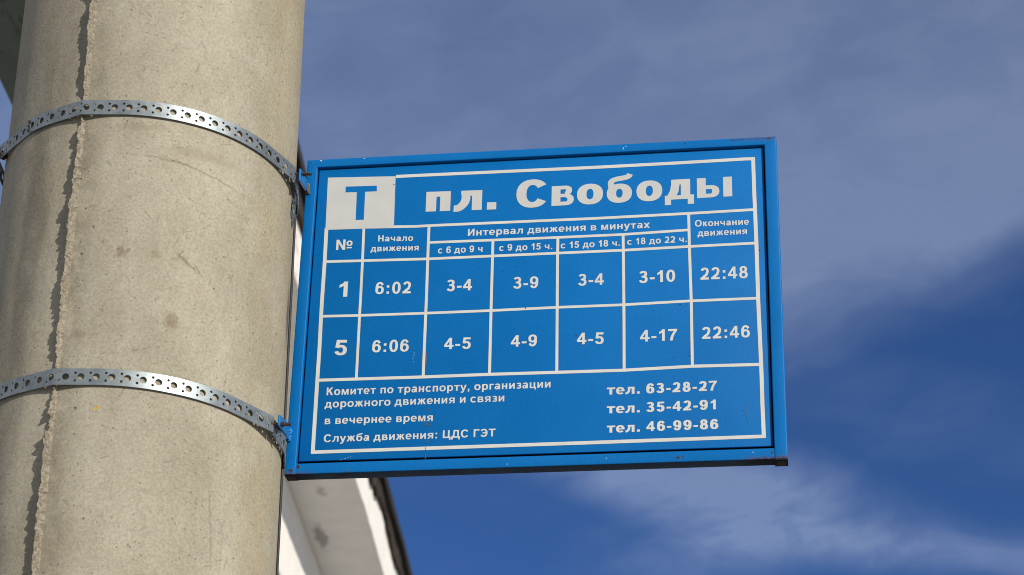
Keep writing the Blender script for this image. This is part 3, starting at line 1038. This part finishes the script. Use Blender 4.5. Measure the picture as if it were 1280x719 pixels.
def SK(path, w):
    """stroke of constant width along a smoothed path"""
    P = [Vector(p) for p in path]
    for _ in range(2):
        Q = [P[0]]
        for a, b_ in zip(P, P[1:]):
            Q += [a.lerp(b_, 0.25), a.lerp(b_, 0.75)]
        P = Q + [P[-1]]
    nrm = []
    for i in range(len(P)):
        d = (P[min(i + 1, len(P) - 1)] - P[max(i - 1, 0)]).normalized()
        nrm.append(Vector((-d.y, d.x)))
    return [[tuple(P[i] + nrm[i] * w / 2), tuple(P[i + 1] + nrm[i + 1] * w / 2), tuple(P[i + 1] - nrm[i + 1] * w / 2), tuple(P[i] - nrm[i] * w / 2)]
            for i in range(len(P) - 1)]


def glyphs(k=0.0):
    """k thickens the strokes (0 = bold, 1 = black)"""
    S = 140 + 55 * k          # upright stroke of lower case
    H = 108 + 28 * k          # level stroke
    C = 148 + 55 * k          # upright stroke of capitals and digits
    HC = 122 + 26 * k
    O = 145 + 52 * k          # bowl side
    G = {}
    G['о'] = (AR(300, 260, 270, 272, O, H), 600)
    G['с'] = (AR(290, 260, 260, 272, O, H, 38, 322), 555)
    G['С'] = (AR(375, 358, 338, 372, C + 8, HC, 34, 326), 735)
    G['е'] = (AR(285, 260, 257, 272, O - 4, H - 4, 0, 318) + RC(120, 212, 541, 296), 570)
    G['э'] = (AR(255, 260, 250, 272, O, H, -145, 145), 540)
    G['Э'] = (AR(330, 358, 318, 372, C + 4, HC, -146, 146) + RC(230, 302, 600, 414), 700)
    G['в'] = (RC(65, 0, 65 + S, 519) + RC(65 + S - 5, 0, 380, 100) + RC(65 + S - 5, 216, 370, 306) + RC(65 + S - 5, 422, 360, 519)
              + AR(355, 392, 158, 127, 132, 97, -90, 90) + AR(370, 152, 182, 152, 138, 100, -90, 90), 590)
    G['б'] = (AR(305, 240, 265, 252, O, H) + SK([(40 + O * .5, 230), (42 + O * .5, 400), (115, 560), (240, 620), (380, 635), (500, 665), (530, 735)], 112 + 16 * k), 610)
    G['п'] = (RC(65, 0, 65 + S, 519) + RC(525 - S, 0, 525, 519) + RC(65 + S - 5, 519 - H, 525 - S + 5, 519), 590)
    G['л'] = (RC(560 - S, 0, 560, 519) + RC(160, 519 - H, 560 - S + 5, 519)
              + SK([(160 + S / 2 - 10, 519 - H / 2), (160 + S / 2 - 12, 230), (150, 90), (90, 52), (15, 54)], S - 25) + RC(150, 420, 130 + S, 519), 625)
    G['д'] = (RC(95, -4, 520, 104) + RC(15, -142, 135 + 10 * k, 104) + RC(500 - 10 * k, -142, 620, 104) + RC(545 - S, 100, 545, 519) + RC(150, 519 - H, 545 - S + 5, 519)
              + PG((150, 519), (150 + S - 20, 519), (150 + S - 22, 380), (105 + S, 200), (60 + S, 90), (62, 90), (125, 230), (150, 400)), 640)
    G['ы'] = (RC(65, 0, 65 + S, 519) + RC(65 + S - 5, 0, 375, 100) + RC(65 + S - 5, 222, 375, 322) + AR(365, 161, 190, 161, 140 + 20 * k, 100, -90, 90)
              + RC(640, 0, 640 + S, 519), 850)
    G['н'] = (RC(65, 0, 65 + S, 519) + RC(535 - S, 0, 535, 519) + RC(200, 208, 540 - S, 316), 600)
    G['Н'] = (RC(72, 0, 220, 716) + RC(505, 0, 653, 716) + RC(215, 300, 510, 424), 725)
    G['а'] = (AR(280, 352, 222, 179, O - 6, 104, -4, 158) + RC(367, 90, 502, 365) + PG((367, 110), (502, 110), (506, 55), (530, 0), (388, 0), (372, 45))
              + AR(225, 152, 187, 164, 134, 92) + RC(225, 226, 400, 316), 565)
    G['ч'] = (RC(395, 0, 535, 519) + RC(50, 330, 190, 519) + AR(270, 335, 220, 165, 140, 110, 180, 272) + RC(265, 170, 400, 280), 600)
    G['и'] = (RC(65, 0, 200, 519) + RC(410, 0, 545, 519) + PG((195, 0), (195, 205), (415, 519), (415, 314)), 610)
    G['И'] = (RC(72, 0, 215, 716) + RC(510, 0, 653, 716) + PG((210, 0), (210, 232), (515, 716), (515, 484)), 725)
    G['ж'] = (RC(325, 0, 455, 519) + PG((450, 205), (450, 335), (575, 519), (730, 519), (585, 300)) + PG((450, 215), (500, 330), (585, 310), (770, 0), (605, 0), (490, 205))
              + PG((330, 205), (330, 335), (205, 519), (50, 519), (195, 300)) + PG((330, 215), (280, 330), (195, 310), (10, 0), (175, 0), (290, 205)), 780)
    G['к'] = (RC(65, 0, 205, 519) + PG((200, 205), (200, 330), (330, 519), (495, 519), (345, 290)) + PG((210, 260), (240, 330), (340, 320), (530, 0), (365, 0), (215, 230)), 530)
    G['К'] = (RC(72, 0, 220, 716) + PG((215, 290), (215, 430), (440, 716), (625, 716), (400, 430)) + PG((255, 330), (300, 440), (395, 455), (655, 0), (475, 0), (270, 345)), 670)
    G['я'] = (RC(395, 0, 535, 519) + RC(245, 425, 400, 519) + RC(245, 200, 400, 290) + AR(250, 359.5, 200, 159.5, 140, 94, 90, 270)
              + PG((250, 225), (375, 225), (185, 0), (15, 0)), 600)
    G['т'] = (RC(15, 519 - H, 505 + 30 * k, 519) + RC(260 - S / 2, 0, 260 + S / 2, 519 - H + 5), 520 + 20 * k)
    G['р'] = (RC(65, -198, 205, 519) + AR(330, 260, 252, 272, 142, 108), 615)
    G['м'] = (RC(65, 0, 195, 519) + RC(545, 0, 675, 519) + PG((120, 519), (240, 519), (432, 0), (312, 0)) + PG((500, 519), (620, 519), (428, 0), (308, 0)), 740)
    G['у'] = (PG((5, 519), (155, 519), (345, 10), (215, -10)) + PG((405, 519), (550, 519), (350, -20), (300, -140), (225, -195), (110, -205), (60, -195), (60, -88), (140, -95), (195, -70), (215, -10)), 555)
    G['х'] = (PG((10, 519), (180, 519), (555, 0), (385, 0)) + PG((385, 519), (550, 519), (175, 0), (5, 0)), 560)
    G['О'] = (AR(395, 358, 355, 372, 155, 122), 790)
    G['г'] = (RC(65, 0, 205, 519) + RC(200, 411, 430, 519), 440)
    G['з'] = (AR(245, 378, 210, 154, 136, 98, -95, 150) + AR(250, 148, 220, 160, 140, 100, -152, 95) + RC(165, 218, 260, 312), 500)
    G['ц'] = (RC(65, 0, 205, 519) + RC(395, 0, 535, 519) + RC(200, 0, 400, 108) + RC(490, -142, 610, 108), 630)
    G['Ц'] = (RC(72, 0, 218, 716) + RC(500, 0, 646, 716) + RC(210, 0, 505, 124) + RC(605, -165, 740, 124), 755)
    G['Д'] = (RC(510, 115, 655, 716) + RC(195, 592, 515, 716) + PG((195, 716), (335, 716), (332, 560), (270, 110), (95, 110), (170, 330)) + RC(15, 0, 745, 124)
              + RC(15, -165, 145, 30) + RC(615, -165, 745, 30), 760)
    G['Г'] = (RC(72, 0, 220, 716) + RC(215, 592, 560, 716), 575)
    G['Т'] = (RC(20, 592, 595, 716) + RC(233, 0, 382, 600), 612)
    G[','] = (PG((75, 145), (215, 145), (215, -20), (195, -95), (140, -150), (90, -170), (70, -125), (115, -85), (135, -40), (140, 0), (75, 0)), 285)
    q = 140 + 50 * k
    G['.'] = (RC(70, 0, 70 + q, q), 285 + 50 * k)
    G[':'] = (RC(95, 0, 238, 143) + RC(95, 376, 238, 519), 333)
    G['-'] = (RC(35, 192, 300, 192 + 122 + 20 * k), 335)
    G['№'] = (RC(60, 0, 195, 716) + RC(455, 0, 590, 716) + PG((62, 716), (205, 716), (588, 0), (445, 0)) + AR(830, 440, 175, 190, 105, 85) + RC(670, 90, 985, 178), 1040)
    G['0'] = (AR(285, 358, 240, 372, C, HC - 4), 570)
    G['1'] = (RC(240 - 30 * k, 0, 388, 716) + PG((270, 716), (360, 716), (300, 540), (85, 430), (85, 560), (200, 630)), 500)
    G['2'] = (AR(285, 500, 225, 228, C - 4, HC - 4, -12, 168) + SK([(505 - C / 2, 470), (480 - C / 2, 380), (380, 290), (240, 190), (130, 75)], C - 6)
              + RC(40, 0, 512, 128), 570)
    G['3'] = (AR(275, 530, 215, 198, C - 4, HC - 12, -95, 162) + AR(278, 208, 238, 222, C, HC - 6, -166, 95) + RC(190, 325, 290, 428), 570)
    G['4'] = (RC(305 - 20 * k, 0, 445, 716) + RC(20, 148, 535, 268) + PG((300, 716), (420, 716), (330, 545), (150, 255), (20, 262)), 570)
    G['5'] = (RC(130, 586, 500, 716) + PG((115, 716), (250, 716), (210, 400), (190, 340), (66, 352)) + AR(278, 232, 238, 246, C, HC - 6, -164, 142), 570)
    G['6'] = (AR(290, 236, 240, 248, C - 2, HC - 10) + AR(298, 358, 248, 372, C, HC - 10, 32, 190), 570)
    G['7'] = (RC(38, 588, 520, 716) + PG((365, 600), (520, 600), (520, 610), (405, 440), (315, 225), (280, 0), (130, 0), (165, 210), (255, 430)), 565)
    G['8'] = (AR(284, 528, 208, 200, C - 10, HC - 16) + AR(284, 205, 238, 219, C, HC - 10), 570)
    G['9'] = (AR(278, 480, 240, 248, C - 2, HC - 10) + AR(270, 358, 248, 372, C, HC - 10, 212, 370), 570)
    return G


GB, GK, GM = glyphs(0.0), glyphs(1.0), glyphs(0.55)


def extents(polys):
    xs = [p[0] for q in polys for p in q]
    return min(xs), max(xs)


def write(b_, text, u0, v0, u1, v1, cap, G=GB, track=30, capu=716.0):
    """write text on the base line from (u0, v0) to (u1, v1); the ink fills that width exactly"""
    pen, items = 0.0, []
    for ch in text:
        if ch == ' ':
            pen += 290
            continue
        polys, adv = G[ch]
        items.append((polys, pen))
        pen += adv + track
    lo = extents(items[0][0])[0] + items[0][1]
    hi = max(extents(p)[1] + o for p, o in items)
    sx_ = (u1 - u0) / (hi - lo)
    sy_ = cap / capu
    sl = (v1 - v0) / (u1 - u0)
    for polys, off in items:
        out_ = []
        for p in polys:
            out_.append([(u0 + (x + off - lo) * sx_, v0 + (x + off - lo) * sx_ * sl - y * sy_) for x, y in p])
        add_flat(b_, out_, YV)


def bar_poly(p, q, w):
    p, q = Vector(p), Vector(q)
    d = (q - p).normalized()
    nn = Vector((-d.y, d.x)) * w / 2
    return [tuple(p + nn), tuple(q + nn), tuple(q - nn), tuple(p - nn)]


polys = []
for kind, wd, pts in RULES:
    for i, (a, c) in enumerate(zip(pts, pts[1:])):
        polys.append(bar_poly(a, c, wd))
        if i:
            m_ = pts[i]
            polys.append([(m_[0] + wd / 2 * math.cos(t), m_[1] + wd / 2 * math.sin(t)) for t in [2 * math.pi * j / 10 for j in range(10)]])
sq = list(SQUARE)
# the ruled lines and the white field behind the letter T are one film; the T is cut out of it (blue film on top)
flat(polys, YV, "table_rules", M_VINYL, panel)
flat([sq], YV - 0.00008, "white_field", M_FILM, panel)
flat([[(a, b) for a, b in TLETTER]], YV - 0.0002, "tram_letter", M_PANEL, panel)

bm = bmesh.new()
for g, u0, v0, u1, v1, xh in HEAD[:3]:
    write(bm, g, u0, v0, u1, v1, xh, GK, 0, 519.0)
link("heading_word", bm, M_FILM, panel)
bm = bmesh.new()
for g, u0, v0, u1, v1, xh in HEAD[3:]:
    write(bm, g, u0, v0, u1, v1, xh, GK, 0, 519.0)
link("heading_word", bm, M_FILM, panel)
for nm, s, u0, v0, u1, v1, h in TEXT:
    bm = bmesh.new()
    write(bm, s, u0, v0, u1, v1, h)
    link(nm, bm, M_VINYL, panel)
for s, u0, v0, u1, v1, s2, a0, b0, a1, b1, h in PHONE:
    bm = bmesh.new()
    write(bm, s, u0, v0, u1, v1, h, GM, 10)
    write(bm, s2, a0, b0, a1, b1, h, GM, 30)
    link("phone_number", bm, M_VINYL, panel)


# ---- wear on the sign: rust runs, specks, chips
def blob(u, v, rx, ry, seed, n=11):
    rnd = random.Random(seed)
    return [(u + rx * (0.7 + 0.5 * rnd.random()) * math.cos(2 * math.pi * i / n), v + ry * (0.7 + 0.5 * rnd.random()) * math.sin(2 * math.pi * i / n)) for i in range(n)]


def run(pts, w, seed):
    rnd = random.Random(seed)
    out_ = []
    for a, c in zip(pts, pts[1:]):
        k = max(2, int(math.dist(a, c) / 1.5))
        for i in range(k):
            if rnd.random() < 0.22:
                continue
            t = (i + 0.5) / k
            out_.append(blob(a[0] + (c[0] - a[0]) * t + rnd.uniform(-0.25, 0.25), a[1] + (c[1] - a[1]) * t, w * rnd.uniform(0.35, 1.0), math.dist(a, c) / k * 0.62, rnd.random(), 8))
    return out_


def strip_poly(pts, w, seed):
    """one ragged run as a single outline"""
    rnd = random.Random(seed)
    P = [Vector(p) for p in pts]
    dense = []
    for a, c in zip(P, P[1:]):
        k = max(2, int((c - a).length / 1.2))
        dense += [a.lerp(c, i / k) for i in range(k)]
    dense.append(P[-1])
    le, ri = [], []
    for i, p in enumerate(dense):
        e_ = min(1.0, 0.25 + min(i, len(dense) - 1 - i) / 3.0)
        ww = w * e_ * rnd.uniform(0.45, 1.1)
        sh = rnd.uniform(-0.2, 0.2)
        le.append((p.x - ww + sh, p.y))
        ri.append((p.x + ww + sh, p.y))
    return le + ri[::-1]


s = MARKS['streak']
for i, (pts, w) in enumerate((([s[0], s[1]], 0.5), ([s[3], (s[3][0] - .2, s[3][1] + 7)], 0.4), ([(s[4][0] + .2, s[4][1] - 4), (s[4][0] + .1, s[4][1] + 2)], 0.35),
                              ([(s[4][0] + .3, s[4][1] + 5), s[5]], 0.95), (MARKS['v2'], 0.55), (MARKS['scr3'], 0.35))):
    flat([strip_poly(pts, w, i)], YM, "rust_streak" if i < 5 else "scuff_mark", M_STREAK if i < 5 else M_SCUFF, panel)
h = MARKS['hole']
ringp = []
for i in range(14):
    a, c = 2 * math.pi * i / 14, 2 * math.pi * (i + 1) / 14
    ringp.append([(h[0] + 2.6 * math.cos(a), h[1] + 2.3 * math.sin(a)), (h[0] + 2.6 * math.cos(c), h[1] + 2.3 * math.sin(c)),
                  (h[0] + 1.7 * math.cos(c), h[1] + 1.5 * math.sin(c)), (h[0] + 1.7 * math.cos(a), h[1] + 1.5 * math.sin(a))])
flat(ringp, YM - 0.0001, "rivet_mark", M_STREAK, panel)
for i, (u, v) in enumerate(MARKS['dots']):
    big = i in (0, 7, 8)
    flat([blob(u, v, 0.95 if big else 0.65, 0.8 if big else 0.65, i + 40)], YM - 0.0001, "dirt_speck", M_SPECK, panel)
random.seed(5)
for i in range(9):
    flat([blob(random.uniform(40, 570), random.uniform(110, 415), random.uniform(0.2, 0.4), random.uniform(0.2, 0.4), i + 90)], YM - 0.0001, "dirt_speck", M_SPECK, panel)
for key in ('scr', 'scr2'):
    q = MARKS[key]
    for i, (a, c) in enumerate(zip(q, q[1:])):
        for j in range(3):
            tt = j / 3
            flat([blob(a[0] + (c[0] - a[0]) * tt + random.uniform(-.6, .6), a[1] + (c[1] - a[1]) * tt + random.uniform(-.4, .4), 0.45, 0.38, i * 7 + j, 7)], YM, "paint_chip", M_CHIP, panel)
for i, (u, v, rx, ry) in enumerate(((18, 2.2, 1.6, 0.8), (75, 2.0, 1.2, 0.5), (408, 6.4, 0.6, 1.3), (411, 4.0, 1.0, 0.4), (270, 432.0, 0.4, 1.0), (388, 428.5, 0.35, 1.0), (560, 427, 0.5, 0.9))):
    flat([blob(u, v, rx, ry, 200 + i)], -0.00015 if v < 20 else 0.0003, "paint_chip", M_CHIP, sign)
for i, (u, v, rx, ry) in enumerate(((472, 431.0, 2.4, 1.7), (478, 429.5, 1.0, 1.2), (486, 4.2, 0.9, 0.9), (16.5, 427, 1.8, 2.8), (582.5, 428, 1.6, 1.4), (8.2, 431.4, 3.0, 1.6),
                                    (548, 3.2, 5.0, 0.4), (556, 2.6, 4.0, 0.4), (591, 2.4, 3.0, 0.7))):
    flat([blob(u, v, rx, ry, 300 + i)], -0.00015 if (v < 20 or u < 13) else 0.0003, "rust_patch", M_RUST, sign)


# ---- lugs welded to the frame, with the bolts that clamp the strap ends
def lug(end, front, rear, welds, upper):
    """plate from the strap end back to the frame; points relative to the eye, built in the sign's local frame"""
    off = EYE - TL
    b_ = bmesh.new()
    pts = [Vector(p) + off for p in (front[0], rear[0], rear[1], front[1])]
    m0 = pts[0].lerp(pts[3], 0.0)
    lo = [b_.verts.new(p) for p in pts]
    hi = [b_.verts.new(p + Vector((0.0028, 0.0004, 0))) for p in pts]
    b_.faces.new(lo)
    b_.faces.new(hi[::-1])
    for i in range(4):
        j = (i + 1) % 4
        b_.faces.new((lo[i], hi[i], hi[j], lo[j]))
    bmesh.ops.recalc_face_normals(b_, faces=b_.faces)
    bmesh.ops.bevel(b_, geom=list(b_.edges), offset=0.0007, segments=2, affect='EDGES')
    lg = link("lug", b_, M_LUG, sign)
    b_ = bmesh.new()
    e_ = Vector(end) + off
    y0, z0 = e_.y - 0.0005, e_.z + 0.0005
    rod(b_, (e_.x - 0.0075, y0, z0), (e_.x + 0.0195, y0, z0 - 0.0018), 0.0017, 14)
    hexhead(b_, (e_.x - 0.0020, y0, z0), (-1, 0, 0), 0.0036, 0.003)
    hexhead(b_, (e_.x + 0.0085, y0, z0 - 0.001), (1, 0, 0), 0.0034, 0.003)
    link("bolt", b_, M_RUST, lg)
    # weld bead, lumpy
    b_ = bmesh.new()
    rnd = random.Random(21 if upper else 22)
    cen = [tuple(Vector(p) + off + Vector((0, -0.0012, 0))) for p in welds]
    for c in cen:
        rr = rnd.uniform(0.0024, 0.0036)
        q = bmesh.ops.create_icosphere(b_, subdivisions=3, radius=rr, matrix=Matrix.Translation(c))
        for v in q['verts']:
            d = v.co - Vector(c)
            v.co = Vector(c) + d * (1 + 0.35 * noise.noise(v.co * 700))
            v.co.y = c[1] + (v.co.y - c[1]) * 0.7
    link("weld_bead", b_, M_WELD if upper else M_LUG, lg, True)
    return lg


lug(END_U, ((-0.6188, 2.3160, 1.3745), (-0.6182, 2.3160, 1.3570)), ((-0.6345, 2.4152, 1.4130), (-0.6345, 2.4152, 1.3985)),
    ((-0.6318, 2.4155, 1.4075), (-0.6312, 2.4155, 1.4030), (-0.6316, 2.4155, 1.3990), (-0.6306, 2.4155, 1.3965)), True)
lug(END_L, ((-0.6128, 2.2845, 1.0290), (-0.6122, 2.2845, 1.0150)), ((-0.6345, 2.4152, 1.0745), (-0.6345, 2.4152, 1.0535)),
    ((-0.6325, 2.4155, 1.0660), (-0.6312, 2.4155, 1.0620), (-0.6316, 2.4155, 1.0580), (-0.6322, 2.4155, 1.0540), (-0.6305, 2.4155, 1.0650)), False)

# loose tail of the upper strap hanging behind its lug
e = to_pole((END_U[0] - 0.004, END_U[1] + 0.030, END_U[2]))
bm_path = []
tail_root = S_U[0]
b0 = bmesh.new()
zc = 1.4037 - 1.4203
prev = None
hole_rows = []
for i in range(27):
    t = i / 26
    ang = 0.95 * t
    cx_ = e.x - 0.002 - 0.006 * t * t
    cy_ = e.y + 0.002 * t
    z_ = zc + 0.004 - 0.060 * t
    w_ = 0.0085 * (1 - 0.35 * t * t)
    dirv_ = Vector((math.sin(ang) * 0.55, math.cos(ang), 0)).normalized()
    ring = [b0.verts.new(Vector((cx_, cy_, z_)) + dirv_ * (w_ * q)) for q in (-1, -0.33, 0.33, 1)]
    if prev:
        for j in range(3):
            if j == 1 and i % 5 in (2, 3):
                continue          # punched holes
            b0.faces.new((prev[j], prev[j + 1], ring[j + 1], ring[j]))
    prev = ring
bmesh.ops.solidify(b0, geom=list(b0.faces), thickness=0.0009)
bmesh.ops.recalc_face_normals(b0, faces=b0.faces)
link("loose_tail", b0, M_STEEL, tail_root)

bpy.context.view_layer.update()
